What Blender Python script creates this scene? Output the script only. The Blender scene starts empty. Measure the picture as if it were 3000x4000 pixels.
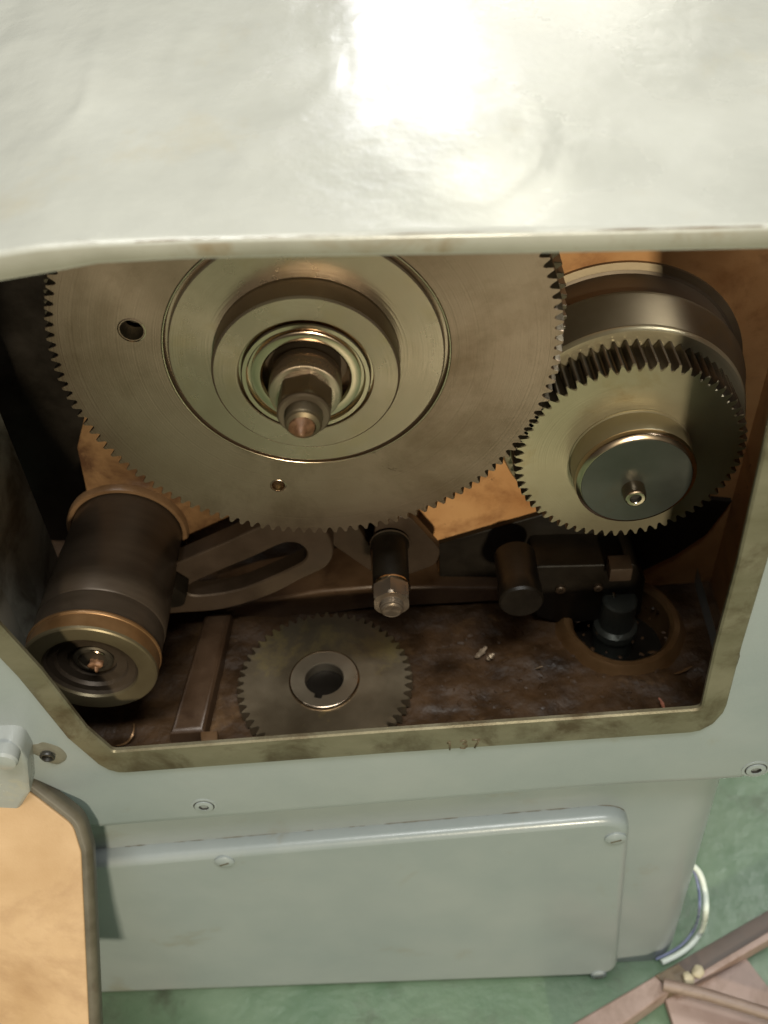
import bpy, bmesh, math, random
from mathutils import Vector, Matrix, noise

R = math.radians
S = bpy.context.scene
COL = S.collection
random.seed(7)

# ------------------------------------------------------------------ camera
# photograph is 3000 x 4000; a point of it is turned into a ray so that real
# parts can be given their real distance
AX = Vector((0.9987897, -0.0449455, -0.0199758))
AY = Vector((-0.0176749, -0.7069963, 0.7069963))
AZ = Vector((-0.0458991, -0.7057876, -0.7069351))
CAM = Vector((0.0528, -0.4895, 1.3577))


def ray(px, py):
    c = Vector(((px - 1500) / 4000, (py - 2000) / 4000, 1.0))
    return Vector((AX.dot(c), AY.dot(c), AZ.dot(c)))


def atY(px, py, Y):
    r = ray(px, py)
    return CAM + r * ((Y - CAM.y) / r.y)


def atZ(px, py, Z):
    r = ray(px, py)
    return CAM + r * ((Z - CAM.z) / r.z)


def atP(px, py, p0, n):
    r = ray(px, py)
    return CAM + r * ((Vector(p0) - CAM).dot(n) / r.dot(n))


cd = bpy.data.cameras.new('camera')
cam = bpy.data.objects.new('camera', cd)
COL.objects.link(cam)
right = Vector((AX.x, AY.x, AZ.x))
down = Vector((AX.y, AY.y, AZ.y))
fwd = Vector((AX.z, AY.z, AZ.z))
m = Matrix((right, -down, -fwd)).transposed().to_4x4()
m.translation = CAM
cam.matrix_world = m
cd.sensor_fit = 'VERTICAL'
cd.sensor_height = 36
cd.lens = 36
cd.clip_start = 0.01
cd.clip_end = 50
cd.dof.use_dof = True
cd.dof.focus_distance = 0.66
cd.dof.aperture_fstop = 7.0
S.camera = cam

# ------------------------------------------------------------------ light
W = bpy.data.worlds.new('World')
S.world = W
W.use_nodes = True
bg = W.node_tree.nodes['Background']
bg.inputs[0].default_value = (0.66, 0.58, 0.46, 1)
bg.inputs[1].default_value = 0.085


def area(name, loc, target, sx, sy, power, color):
    l = bpy.data.lights.new(name, 'AREA')
    l.shape = 'RECTANGLE'
    l.size = sx
    l.size_y = sy
    l.energy = power
    l.color = color
    o = bpy.data.objects.new(name, l)
    COL.objects.link(o)
    o.location = loc
    d = Vector(target) - Vector(loc)
    o.rotation_euler = d.to_track_quat('-Z', 'Y').to_euler()
    return o


# workshop window in front, a little to the right: throws the jamb's shadow
area('window_front', (0.40, -3.3, 1.90), (0.05, 0, 0.95), 0.17, 0.18, 92, (1.0, 0.90, 0.68))
# ceiling lamps over the machine, then an added floor fill
area('overhead_light', (-0.5, -0.3, 3.4), (0, 0, 1.0), 1.4, 0.9, 34, (1.0, 1.0, 0.96))
area('overhead_light', (0.3, -1.0, 3.5), (0.1, -0.1, 0.5), 1.6, 0.4, 56, (0.96, 0.98, 0.95))
area('overhead_light', (1.9, 0.9, 3.2), (0.7, 0.3, 0.3), 0.9, 0.5, 42, (0.97, 1.0, 0.95))  # added at the right rear to brighten the floor
# lamps behind, mirrored in the paint of the hood
# (unseen lights, added and split up to shape the hood's glare)
area('hood_glare_light', (0.16, 3.0, 3.02), (0.08, 0.15, 1.15), 0.13, 0.30, 3.8, (0.95, 0.94, 1.0))
area('hood_glare_light', (0.33, 3.0, 2.80), (0.08, 0.15, 1.15), 0.12, 0.18, 3.0, (0.98, 0.96, 1.0))
area('hood_glare_light', (0.40, 3.0, 3.16), (0.08, 0.15, 1.15), 0.10, 0.14, 1.8, (0.98, 0.96, 0.94))
area('hood_glare_light', (0.66, 3.0, 3.75), (0.2, 0.0, 1.15), 0.46, 0.12, 6, (1.0, 0.96, 0.80))
area('hood_glare_light', (0.80, 3.0, 2.70), (0.2, 0.15, 1.15), 0.60, 0.20, 4.6, (1.0, 0.96, 0.84))

S.view_settings.view_transform = 'Standard'
S.view_settings.look = 'None'
S.view_settings.gamma = 1
S.view_settings.exposure = 0
S.render.filter_size = 2.2
S.cycles.use_denoising = True


# ------------------------------------------------------------------ materials
def material(name, cols, rough=(0.4, 0.6), metal=0.0, scale=20, detail=6, bump=0.1, bump_scale=60,
             coat=0.0, stain=None, stain_scale=12, stain_lo=0.55, stain_hi=0.7, bump_dist=0.001,
             streak=None, spec=0.5, fine=0.0, aniso=None, specks=None, speck_scale=45, speck_lo=0.66, turn=None):
    """cols: two colours mixed by noise; stain: a third colour in patches"""
    mt = bpy.data.materials.new(name)
    mt.use_nodes = True
    nt = mt.node_tree
    N, L = nt.nodes, nt.links
    b = N['Principled BSDF']
    tc = N.new('ShaderNodeTexCoord')
    src = tc.outputs['Object']
    if streak:
        mp = N.new('ShaderNodeMapping')
        mp.inputs['Scale'].default_value = streak
        L.new(src, mp.inputs[0])
        src = mp.outputs[0]
    n1 = N.new('ShaderNodeTexNoise')
    n1.inputs['Scale'].default_value = scale
    n1.inputs['Detail'].default_value = detail
    n1.inputs['Roughness'].default_value = 0.6
    L.new(src, n1.inputs['Vector'])
    r1 = N.new('ShaderNodeMapRange')
    r1.inputs[1].default_value = 0.33
    r1.inputs[2].default_value = 0.67
    L.new(n1.outputs[0], r1.inputs[0])
    mx = N.new('ShaderNodeMix')
    mx.data_type = 'RGBA'
    mx.inputs[6].default_value = (*cols[0], 1)
    mx.inputs[7].default_value = (*cols[1], 1)
    L.new(r1.outputs[0], mx.inputs[0])
    out = mx.outputs[2]
    rr = N.new('ShaderNodeMapRange')
    rr.inputs[1].default_value = 0.3
    rr.inputs[2].default_value = 0.7
    rr.inputs[3].default_value = rough[0]
    rr.inputs[4].default_value = rough[1]
    L.new(n1.outputs[0], rr.inputs[0])
    L.new(rr.outputs[0], b.inputs['Roughness'])
    if stain:
        n2 = N.new('ShaderNodeTexNoise')
        n2.inputs['Scale'].default_value = stain_scale
        n2.inputs['Detail'].default_value = 9
        n2.inputs['Roughness'].default_value = 0.68
        n2.inputs['Distortion'].default_value = 0.4
        L.new(tc.outputs['Object'], n2.inputs['Vector'])
        r2 = N.new('ShaderNodeMapRange')
        r2.inputs[1].default_value = stain_lo
        r2.inputs[2].default_value = stain_hi
        L.new(n2.outputs[0], r2.inputs[0])
        m2 = N.new('ShaderNodeMix')
        m2.data_type = 'RGBA'
        L.new(r2.outputs[0], m2.inputs[0])
        L.new(out, m2.inputs[6])
        m2.inputs[7].default_value = (*stain, 1)
        out = m2.outputs[2]
    if specks:
        n5 = N.new('ShaderNodeTexNoise')
        n5.inputs['Scale'].default_value = speck_scale
        n5.inputs['Detail'].default_value = 12
        n5.inputs['Roughness'].default_value = 0.75
        n5.inputs['Distortion'].default_value = 0.8
        mp5 = N.new('ShaderNodeMapping')
        mp5.inputs['Location'].default_value = (3.1, 1.7, 5.2)
        L.new(tc.outputs['Object'], mp5.inputs[0])
        L.new(mp5.outputs[0], n5.inputs['Vector'])
        r5 = N.new('ShaderNodeMapRange')
        r5.inputs[1].default_value = speck_lo
        r5.inputs[2].default_value = speck_lo + 0.035
        L.new(n5.outputs[0], r5.inputs[0])
        m5 = N.new('ShaderNodeMix')
        m5.data_type = 'RGBA'
        L.new(r5.outputs[0], m5.inputs[0])
        L.new(out, m5.inputs[6])
        m5.inputs[7].default_value = (*specks, 1)
        out = m5.outputs[2]
    if aniso:
        b.inputs['Anisotropic'].default_value = aniso[0]
        tg = N.new('ShaderNodeTangent')
        tg.direction_type = 'RADIAL'
        tg.axis = aniso[1]
        L.new(tg.outputs[0], b.inputs['Tangent'])
    L.new(out, b.inputs['Base Color'])
    b.inputs['Metallic'].default_value = metal
    b.inputs['Coat Weight'].default_value = coat
    b.inputs['Coat Roughness'].default_value = 0.15
    b.inputs['Specular IOR Level'].default_value = spec
    if bump:
        n3 = N.new('ShaderNodeTexNoise')
        n3.inputs['Scale'].default_value = bump_scale
        n3.inputs['Detail'].default_value = 5
        L.new(tc.outputs['Object'], n3.inputs['Vector'])
        bp = N.new('ShaderNodeBump')
        bp.inputs['Strength'].default_value = bump
        bp.inputs['Distance'].default_value = bump_dist
        L.new(n3.outputs[0], bp.inputs['Height'])
        L.new(bp.outputs[0], b.inputs['Normal'])
        if fine:
            n4 = N.new('ShaderNodeTexNoise')
            n4.inputs['Scale'].default_value = 700
            n4.inputs['Detail'].default_value = 3
            L.new(tc.outputs['Object'], n4.inputs['Vector'])
            b2 = N.new('ShaderNodeBump')
            b2.inputs['Strength'].default_value = fine
            b2.inputs['Distance'].default_value = 0.0003
            L.new(n4.outputs[0], b2.inputs['Height'])
            L.new(bp.outputs[0], b2.inputs['Normal'])
            L.new(b2.outputs[0], b.inputs['Normal'])
            bp = b2
        if turn:
            sub = N.new('ShaderNodeVectorMath')
            sub.operation = 'SUBTRACT'
            sub.inputs[1].default_value = turn[0]
            L.new(tc.outputs['Object'], sub.inputs[0])
            mul = N.new('ShaderNodeVectorMath')
            mul.operation = 'MULTIPLY'
            mul.inputs[1].default_value = turn[1]
            L.new(sub.outputs[0], mul.inputs[0])
            ln = N.new('ShaderNodeVectorMath')
            ln.operation = 'LENGTH'
            L.new(mul.outputs[0], ln.inputs[0])
            nr = N.new('ShaderNodeTexNoise')
            nr.noise_dimensions = '1D'
            nr.inputs['Scale'].default_value = 900
            nr.inputs['Detail'].default_value = 4
            L.new(ln.outputs['Value'], nr.inputs['W'])
            b3 = N.new('ShaderNodeBump')
            b3.inputs['Strength'].default_value = 0.35
            b3.inputs['Distance'].default_value = 0.00022
            L.new(nr.outputs[0], b3.inputs['Height'])
            L.new(bp.outputs[0], b3.inputs['Normal'])
            L.new(b3.outputs[0], b.inputs['Normal'])
    return mt


M = {}
M['hood'] = material('hood_paint', [(0.345, 0.343, 0.305), (0.415, 0.413, 0.37)], rough=(0.17, 0.38), scale=9,
                     bump=0.6, bump_scale=11, bump_dist=0.006, stain=(0.37, 0.33, 0.24), stain_scale=7,
                     stain_lo=0.56, stain_hi=0.80, fine=0.25, coat=0.3, specks=(0.24, 0.19, 0.12), speck_scale=30, speck_lo=0.725)
M['paint'] = material('grey_green_paint', [(0.235, 0.268, 0.272), (0.292, 0.318, 0.317)], rough=(0.28, 0.42), scale=7,
                      bump=0.25, bump_scale=22, bump_dist=0.002, coat=0.2, stain=(0.22, 0.20, 0.14), stain_scale=9,
                      stain_lo=0.60, stain_hi=0.78, fine=0.4, specks=(0.13, 0.085, 0.045), speck_scale=38, speck_lo=0.735)
M['paint_dirty'] = material('soiled_grey_paint', [(0.13, 0.12, 0.09), (0.20, 0.19, 0.155)], rough=(0.35, 0.5), scale=14,
                            bump=0.3, bump_scale=40, bump_dist=0.001, stain=(0.10, 0.07, 0.035), stain_scale=30,
                            stain_lo=0.50, stain_hi=0.66, fine=0.3)
M['rim'] = material('oily_machined_iron', [(0.135, 0.118, 0.072), (0.20, 0.18, 0.122)], rough=(0.3, 0.5), metal=0.35, scale=16,
                    streak=(1, 1, 2.5), bump=0.25, bump_scale=90, bump_dist=0.0006, stain=(0.075, 0.052, 0.026),
                    stain_scale=24, stain_lo=0.48, stain_hi=0.66, fine=0.25, specks=(0.34, 0.31, 0.22), speck_scale=60, speck_lo=0.68)
M['primer'] = material('orange_primer', [(0.40, 0.19, 0.07), (0.54, 0.29, 0.12)], rough=(0.35, 0.55), scale=18,
                       bump=0.35, bump_scale=60, bump_dist=0.0012, stain=(0.24, 0.10, 0.035), stain_scale=20,
                       stain_lo=0.52, stain_hi=0.72, fine=0.3, specks=(0.07, 0.035, 0.018), speck_scale=50, speck_lo=0.64)
M['door_primer'] = material('pale_orange_primer', [(0.42, 0.265, 0.135), (0.55, 0.37, 0.21)], rough=(0.35, 0.5), scale=10,
                            bump=0.3, bump_scale=30, bump_dist=0.001, stain=(0.26, 0.14, 0.065), stain_scale=9,
                            stain_lo=0.50, stain_hi=0.76, fine=0.2, specks=(0.22, 0.11, 0.05), speck_scale=16, speck_lo=0.665)
M['door_edge'] = material('dark_edge_paint', [(0.055, 0.045, 0.028), (0.11, 0.095, 0.065)], rough=(0.35, 0.5), scale=24,
                          bump=0.3, bump_scale=60, stain=(0.06, 0.035, 0.02), stain_scale=20)
M['steel'] = material('oily_gear_steel', [(0.205, 0.135, 0.095), (0.35, 0.262, 0.20)], rough=(0.25, 0.40), metal=0.82,
                      scale=6, bump=0.12, bump_scale=35, bump_dist=0.0008, stain=(0.12, 0.075, 0.04), stain_scale=9,
                      stain_lo=0.46, stain_hi=0.74, fine=0.12, aniso=(0.55, 'Y'), specks=(0.07, 0.045, 0.025), speck_scale=26, speck_lo=0.645, turn=((0, 0, 1.0), (1, 0, 1)))
M['hubsteel'] = material('turned_steel', [(0.32, 0.245, 0.178), (0.41, 0.33, 0.25)], rough=(0.22, 0.32), metal=0.85,
                         scale=14, bump=0.08, bump_scale=40, bump_dist=0.0005, stain=(0.33, 0.25, 0.15), stain_scale=18,
                         stain_lo=0.52, stain_hi=0.75, aniso=(0.7, 'Y'), turn=((0, 0, 1.0), (1, 0, 1)))
M['bright'] = material('bright_steel', [(0.50, 0.385, 0.275), (0.60, 0.475, 0.355)], rough=(0.12, 0.22), metal=1.0,
                       scale=20, bump=0.05, bump_scale=60, aniso=(0.5, 'Y'))
M['brassy'] = material('yellow_oiled_steel', [(0.33, 0.28, 0.18), (0.43, 0.375, 0.25)], rough=(0.26, 0.38), metal=0.62,
                       scale=9, bump=0.1, bump_scale=30, bump_dist=0.0006, stain=(0.30, 0.22, 0.10), stain_scale=16,
                       stain_lo=0.55, stain_hi=0.75, aniso=(0.7, 'Y'), specks=(0.12, 0.08, 0.04), speck_scale=40, speck_lo=0.70, turn=((0.1995, 0, 0.9085), (1, 0, 1)))
M['teeth'] = material('dark_steel', [(0.085, 0.068, 0.046), (0.16, 0.132, 0.094)], rough=(0.36, 0.5), metal=0.85,
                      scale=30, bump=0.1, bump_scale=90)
M['cap'] = material('blued_steel_cap', [(0.055, 0.057, 0.047), (0.085, 0.088, 0.075)], rough=(0.3, 0.42), metal=0.6,
                    scale=16, bump=0.1, bump_scale=60, stain=(0.07, 0.065, 0.05), stain_scale=22, aniso=(0.5, 'Y'))
M['drum'] = material('turned_drum_steel', [(0.15, 0.115, 0.07), (0.21, 0.165, 0.105)], rough=(0.34, 0.46), metal=0.75,
                     scale=14, bump=0.08, bump_scale=40, stain=(0.2, 0.14, 0.07), stain_scale=18, stain_lo=.55, stain_hi=.75, aniso=(0.6, 'Y'))
M['drumdark'] = material('dull_belt_track', [(0.10, 0.075, 0.05), (0.14, 0.105, 0.07)], rough=(0.4, 0.55), metal=0.5,
                         scale=20, bump=0.15, bump_scale=80)
M['black'] = material('oily_black_and_shade', [(0.006, 0.0045, 0.003), (0.014, 0.010, 0.006)], rough=(0.3, 0.55), metal=0.1,
                      scale=25, bump=0.4, bump_scale=70, bump_dist=0.001, spec=0.35)  # oily iron, and painted shade in the bore and beside the bracket
M['sleeve'] = material('dark_oiled_sleeve', [(0.050, 0.035, 0.023), (0.098, 0.072, 0.050)], rough=(0.3, 0.45), metal=0.45,
                       scale=7, streak=(1, 6, 1), bump=0.15, bump_scale=50, stain=(0.03, 0.02, 0.012), stain_scale=14)
M['rust'] = material('rusty_brown_band', [(0.16, 0.08, 0.03), (0.27, 0.15, 0.065)], rough=(0.28, 0.42), metal=0.5,
                     scale=24, bump=0.15, bump_scale=80)
M['olive'] = material('olive_ring_face', [(0.12, 0.092, 0.050), (0.18, 0.145, 0.082)], rough=(0.3, 0.45), metal=0.5,
                      scale=16, bump=0.1, bump_scale=60)
M['arm'] = material('dull_iron_arm', [(0.040, 0.026, 0.016), (0.075, 0.050, 0.033)], rough=(0.35, 0.5), metal=0.35,
                    scale=22, bump=0.2, bump_scale=70, stain=(0.05, 0.03, 0.018), stain_scale=26)
M['ledge'] = material('brown_oily_casting', [(0.065, 0.034, 0.017), (0.12, 0.068, 0.036)], rough=(0.3, 0.5), metal=0.1,
                      scale=26, bump=0.4, bump_scale=60, stain=(0.05, 0.025, 0.012), stain_scale=22)
M['sump'] = material('grimy_sump_floor', [(0.022, 0.010, 0.003), (0.085, 0.040, 0.012)], rough=(0.42, 0.72), scale=26,
                     detail=10, bump=0.6, bump_scale=110, bump_dist=0.003, stain=(0.15, 0.078, 0.028), stain_scale=22,
                     stain_lo=0.60, stain_hi=0.76)
M['sparegear'] = material('highlight_patched_gear', [(0.17, 0.13, 0.08), (0.27, 0.215, 0.14)], rough=(0.28, 0.42), metal=0.75,
                          scale=18, bump=0.15, bump_scale=60, stain=(0.36, 0.28, 0.12), stain_scale=16,
                          stain_lo=0.52, stain_hi=0.66, aniso=(0.6, 'Z'), turn=((-0.0165, -0.0095, 0), (1, 1, 0)))  # the lighter gold patches imitate highlights on the metal
M['ringbrown'] = material('brown_stained_casting', [(0.11, 0.060, 0.028), (0.19, 0.108, 0.053)], rough=(0.3, 0.45), scale=26, bump=0.2, bump_scale=80)
M['sparehub'] = material('worn_gear_hub', [(0.36, 0.29, 0.20), (0.48, 0.40, 0.29)], rough=(0.25, 0.36), metal=0.8, scale=20, bump=0.1, aniso=(0.6, 'Z'))
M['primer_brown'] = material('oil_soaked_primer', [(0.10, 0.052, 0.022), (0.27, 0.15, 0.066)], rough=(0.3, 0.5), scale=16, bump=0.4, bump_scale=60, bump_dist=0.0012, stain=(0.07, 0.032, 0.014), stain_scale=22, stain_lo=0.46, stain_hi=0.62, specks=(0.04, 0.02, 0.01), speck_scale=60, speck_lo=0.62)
M['gunk'] = material('greasy_dirt', [(0.10, 0.07, 0.04), (0.19, 0.14, 0.09)], rough=(0.5, 0.8), scale=60, bump=0.8,
                     bump_scale=160, bump_dist=0.002)
M['chip'] = material('dry_metal_chip', [(0.35, 0.25, 0.15), (0.52, 0.40, 0.28)], rough=(0.3, 0.5), metal=0.4, scale=80, bump=0)
M['redchip'] = material('red_brown_chip', [(0.40, 0.13, 0.08), (0.5, 0.2, 0.12)], rough=(0.3, 0.5), scale=80, bump=0)
M['rusttip'] = material('orange_rust', [(0.09, 0.045, 0.022), (0.25, 0.125, 0.062)], rough=(0.4, 0.6), metal=0.3, scale=120,
                        bump=0.3, bump_scale=300)
M['floor'] = material('green_floor_paint', [(0.08, 0.14, 0.08), (0.185, 0.25, 0.17)], rough=(0.28, 0.5), scale=5,
                      bump=0.4, bump_scale=50, bump_dist=0.003, stain=(0.075, 0.095, 0.06), stain_scale=14,
                      stain_lo=0.52, stain_hi=0.72, fine=0.5, specks=(0.33, 0.35, 0.30), speck_scale=40, speck_lo=0.69)
M['edgewear'] = material('scuffed_bare_edge', [(0.42, 0.40, 0.33), (0.55, 0.53, 0.46)], rough=(0.3, 0.5), metal=0.3, scale=60, bump=0)
M['lip'] = material('dull_lip_paint', [(0.25, 0.24, 0.195), (0.33, 0.32, 0.27)], rough=(0.4, 0.55), scale=14, bump=0.3, bump_scale=60, stain=(0.20, 0.15, 0.085), stain_scale=20, stain_lo=0.52, stain_hi=0.70, specks=(0.12, 0.085, 0.05), speck_scale=34, speck_lo=0.66)
M['grime'] = material('dark_grime_line', [(0.05, 0.042, 0.026), (0.12, 0.10, 0.065)], rough=(0.5, 0.7), scale=120, bump=0.3)
M['riblet'] = material('pale_oily_wall_paint', [(0.36, 0.34, 0.27), (0.46, 0.44, 0.37)], rough=(0.35, 0.5), scale=12, bump=0.3, bump_scale=50, stain=(0.11, 0.085, 0.05), stain_scale=16, stain_lo=0.46, stain_hi=0.66)
M['pink'] = material('pinkish_tan_paint', [(0.22, 0.15, 0.125), (0.33, 0.24, 0.205)], rough=(0.4, 0.55), scale=12,
                     bump=0.2, bump_scale=50, stain=(0.16, 0.10, 0.07), stain_scale=16, stain_lo=0.48, stain_hi=0.68, specks=(0.08, 0.05, 0.035), speck_scale=30, speck_lo=0.64)
M['darkpink'] = material('dirty_pink_rod', [(0.17, 0.115, 0.09), (0.25, 0.18, 0.14)], rough=(0.4, 0.55), scale=30, bump=0.3, bump_scale=90, stain=(0.10, 0.06, 0.035), stain_scale=30)
M['darkbar'] = material('dark_brown_bar', [(0.045, 0.032, 0.024), (0.085, 0.06, 0.048)], rough=(0.4, 0.6), scale=20,
                        bump=0.3, bump_scale=70)
M['cream'] = material('cream_weld_blob', [(0.34, 0.29, 0.19), (0.44, 0.38, 0.26)], rough=(0.4, 0.6), scale=80, bump=0.2)
M['cable'] = material('pale_cable_sheath', [(0.62, 0.68, 0.60), (0.72, 0.77, 0.70)], rough=(0.25, 0.35), scale=20, bump=0)
M['bluecable'] = material('blue_grey_cable_sheath', [(0.16, 0.18, 0.30), (0.2, 0.22, 0.34)], rough=(0.25, 0.35), scale=20, bump=0)
M['white'] = material('white_lug_paint', [(0.27, 0.285, 0.275), (0.35, 0.365, 0.35)], rough=(0.2, 0.3), scale=20,
                      bump=0.1, stain=(0.4, 0.37, 0.28), stain_scale=30, stain_lo=0.6, stain_hi=0.75)
M['hole'] = material('dark_hole', [(0.02, 0.018, 0.014), (0.035, 0.03, 0.024)], rough=(0.4, 0.6), scale=60, bump=0.1)
M['stamp'] = material('stamped_figure', [(0.075, 0.055, 0.03), (0.10, 0.075, 0.04)], rough=(0.5, 0.6), scale=60, bump=0)


# ------------------------------------------------------------------ builders
def link(name, bm, mat, parent=None, smooth=None, loc=None):
    bmesh.ops.recalc_face_normals(bm, faces=bm.faces)
    me = bpy.data.meshes.new(name)
    bm.to_mesh(me)
    bm.free()
    me.materials.append(M[mat] if isinstance(mat, str) else mat)
    o = bpy.data.objects.new(name, me)
    COL.objects.link(o)
    if parent is not None:
        o.parent = parent
        o.location = -Vector(parent['origin']) if 'origin' in parent else (0, 0, 0)
    if smooth is not None:
        for p in me.polygons:
            p.use_smooth = len(p.vertices) <= 4
        me.set_sharp_from_angle(angle=R(smooth))
        for p in me.polygons:
            if len(p.vertices) > 4:
                p.use_smooth = False
    return o


def thing(name, origin, label, cat, group=None):
    o = bpy.data.objects.new(name, None)
    COL.objects.link(o)
    o.location = origin
    o.empty_display_size = 0.02
    ORI[o.name] = Vector(origin)
    o['label'] = label
    o['category'] = cat
    if group:
        o['group'] = group
    return o


ORI = {}


def part(name, bm, mat, root, smooth=30, sub=None):
    """geometry given in world coordinates; parented so that it stays there"""
    o = link(name, bm, mat, None, smooth)
    r = root
    if sub is not None:
        o.parent = sub
    else:
        o.parent = r
        o.location = -ORI[r.name]
    return o


def lathe(bm, prof, c, axis='Y', n=96, a0=0.0, closed=False):
    """prof: list of (radius, position along axis); c: the two other coords"""
    rings = []
    for (r, t) in prof:
        ring = []
        if r < 1e-6:
            v = bm.verts.new(_ax(axis, c, 0, 0, t))
            ring = [v]
        else:
            for i in range(n):
                a = a0 + 2 * math.pi * i / n
                ring.append(bm.verts.new(_ax(axis, c, r * math.cos(a), r * math.sin(a), t)))
        rings.append(ring)
    seq = list(zip(rings, rings[1:]))
    if closed:
        seq.append((rings[-1], rings[0]))
    for A, B in seq:
        if len(A) == 1 and len(B) == 1:
            continue
        for i in range(n):
            j = (i + 1) % n
            if len(A) == 1:
                bm.faces.new((A[0], B[j], B[i]))
            elif len(B) == 1:
                bm.faces.new((A[i], A[j], B[0]))
            else:
                bm.faces.new((A[i], A[j], B[j], B[i]))
    return bm


def _ax(axis, c, u, v, t):
    if axis == 'Y':
        return (c[0] + u, t, c[1] + v)
    if axis == 'Z':
        return (c[0] + u, c[1] + v, t)
    return (t, c[0] + u, c[1] + v)


def prism(bm, poly, y0, y1, bevel=0.0, seg=2, axis='Y'):
    """poly: list of 2-D points, extruded from y0 (front) to y1; front edge bevelled"""
    def mk(p, t):
        if axis == 'Y':
            return (p[0], t, p[1])
        return (p[0], p[1], t)
    A = [bm.verts.new(mk(p, y0)) for p in poly]
    B = [bm.verts.new(mk(p, y1)) for p in poly]
    f = bm.faces.new(A)
    g = bm.faces.new(B[::-1])
    n = len(A)
    for i in range(n):
        bm.faces.new((A[i], B[i], B[(i + 1) % n], A[(i + 1) % n]))
    if bevel:
        bm.normal_update()
        bmesh.ops.bevel(bm, geom=list(f.edges), offset=bevel, segments=seg, affect='EDGES', profile=0.5)
    return bm


def box(bm, x0, x1, y0, y1, z0, z1, bevel=0.0, seg=2):
    vs = [bm.verts.new((x, y, z)) for x in (x0, x1) for y in (y0, y1) for z in (z0, z1)]
    fs = [(0, 1, 3, 2), (4, 6, 7, 5), (0, 4, 5, 1), (2, 3, 7, 6), (0, 2, 6, 4), (1, 5, 7, 3)]
    F = [bm.faces.new([vs[i] for i in f]) for f in fs]
    if bevel:
        es = set(e for f in F for e in f.edges)
        bm.normal_update()
        bmesh.ops.bevel(bm, geom=list(es), offset=bevel, segments=seg, affect='EDGES', profile=0.5)
    return bm


def tube(bm, pts, r, n=12, rad=None):
    pts = [Vector(p) for p in pts]
    rings = []
    u = None
    for i, p in enumerate(pts):
        d = (pts[min(i + 1, len(pts) - 1)] - pts[max(i - 1, 0)]).normalized()
        if u is None:
            u = Vector((0.13, 0.2, 1)).cross(d)
            if u.length < 1e-3:
                u = Vector((1, 0, 0)).cross(d)
        u = (u - d * u.dot(d)).normalized()
        v = d.cross(u)
        rr = rad[i] if rad else r
        rings.append([bm.verts.new(p + (u * math.cos(2 * math.pi * k / n) + v * math.sin(2 * math.pi * k / n)) * rr) for k in range(n)])
    for A, B in zip(rings, rings[1:]):
        for k in range(n):
            bm.faces.new((A[k], A[(k + 1) % n], B[(k + 1) % n], B[k]))
    bm.faces.new(rings[0][::-1])
    bm.faces.new(rings[-1])
    return bm


def smooth_path(P, k=6):
    P = [Vector(p) for p in P]
    out = []
    for i in range(len(P) - 1):
        a, b, c, d = P[max(i - 1, 0)], P[i], P[i + 1], P[min(i + 2, len(P) - 1)]
        for j in range(k):
            t = j / k
            out.append(0.5 * ((2 * b) + (c - a) * t + (2 * a - 5 * b + 4 * c - d) * t * t + (3 * b - a - 3 * c + d) * t ** 3))
    out.append(P[-1])
    return out


def round_poly(poly, rads, k=6):
    """2-D polygon with rounded corners"""
    out = []
    n = len(poly)
    for i in range(n):
        p = Vector(poly[i])
        a = Vector(poly[i - 1])
        b = Vector(poly[(i + 1) % n])
        r = rads[i] if isinstance(rads, (list, tuple)) else rads
        if r <= 0:
            out.append(tuple(p))
            continue
        u = (a - p).normalized()
        v = (b - p).normalized()
        ang = math.acos(max(-1, min(1, u.dot(v))))
        t = min(r / math.tan(ang / 2), (a - p).length * 0.48, (b - p).length * 0.48)
        p0, p1 = p + u * t, p + v * t
        for j in range(k + 1):
            s = j / k
            q = p0.lerp(p, s).lerp(p.lerp(p1, s), s)
            out.append(tuple(q))
    return out


def gear_outline(N, ro, rr, phase=0.0, jitter=0.0, sub=2):
    """radii/angles of one gear contour, 8 points a tooth"""
    out = []
    p = 2 * math.pi / N
    rnd = random.Random(N)
    for i in range(N):
        a = phase + i * p
        w = 1 + jitter * (rnd.random() - 0.5)
        rm = rr + (ro - rr) * 0.5
        t = ro - jitter * 0.0006 * rnd.random()
        for f, r in ((-0.44, rr), (-0.33, rr + (ro - rr) * 0.16), (-0.235 * w, rm), (-0.115 * w, t - 0.0002), (-0.07 * w, t),
                     (0.07 * w, t), (0.115 * w, t - 0.0002), (0.235 * w, rm), (0.33, rr + (ro - rr) * 0.16), (0.44, rr)):
            out.append((a + f * p, r))
    return out


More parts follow.
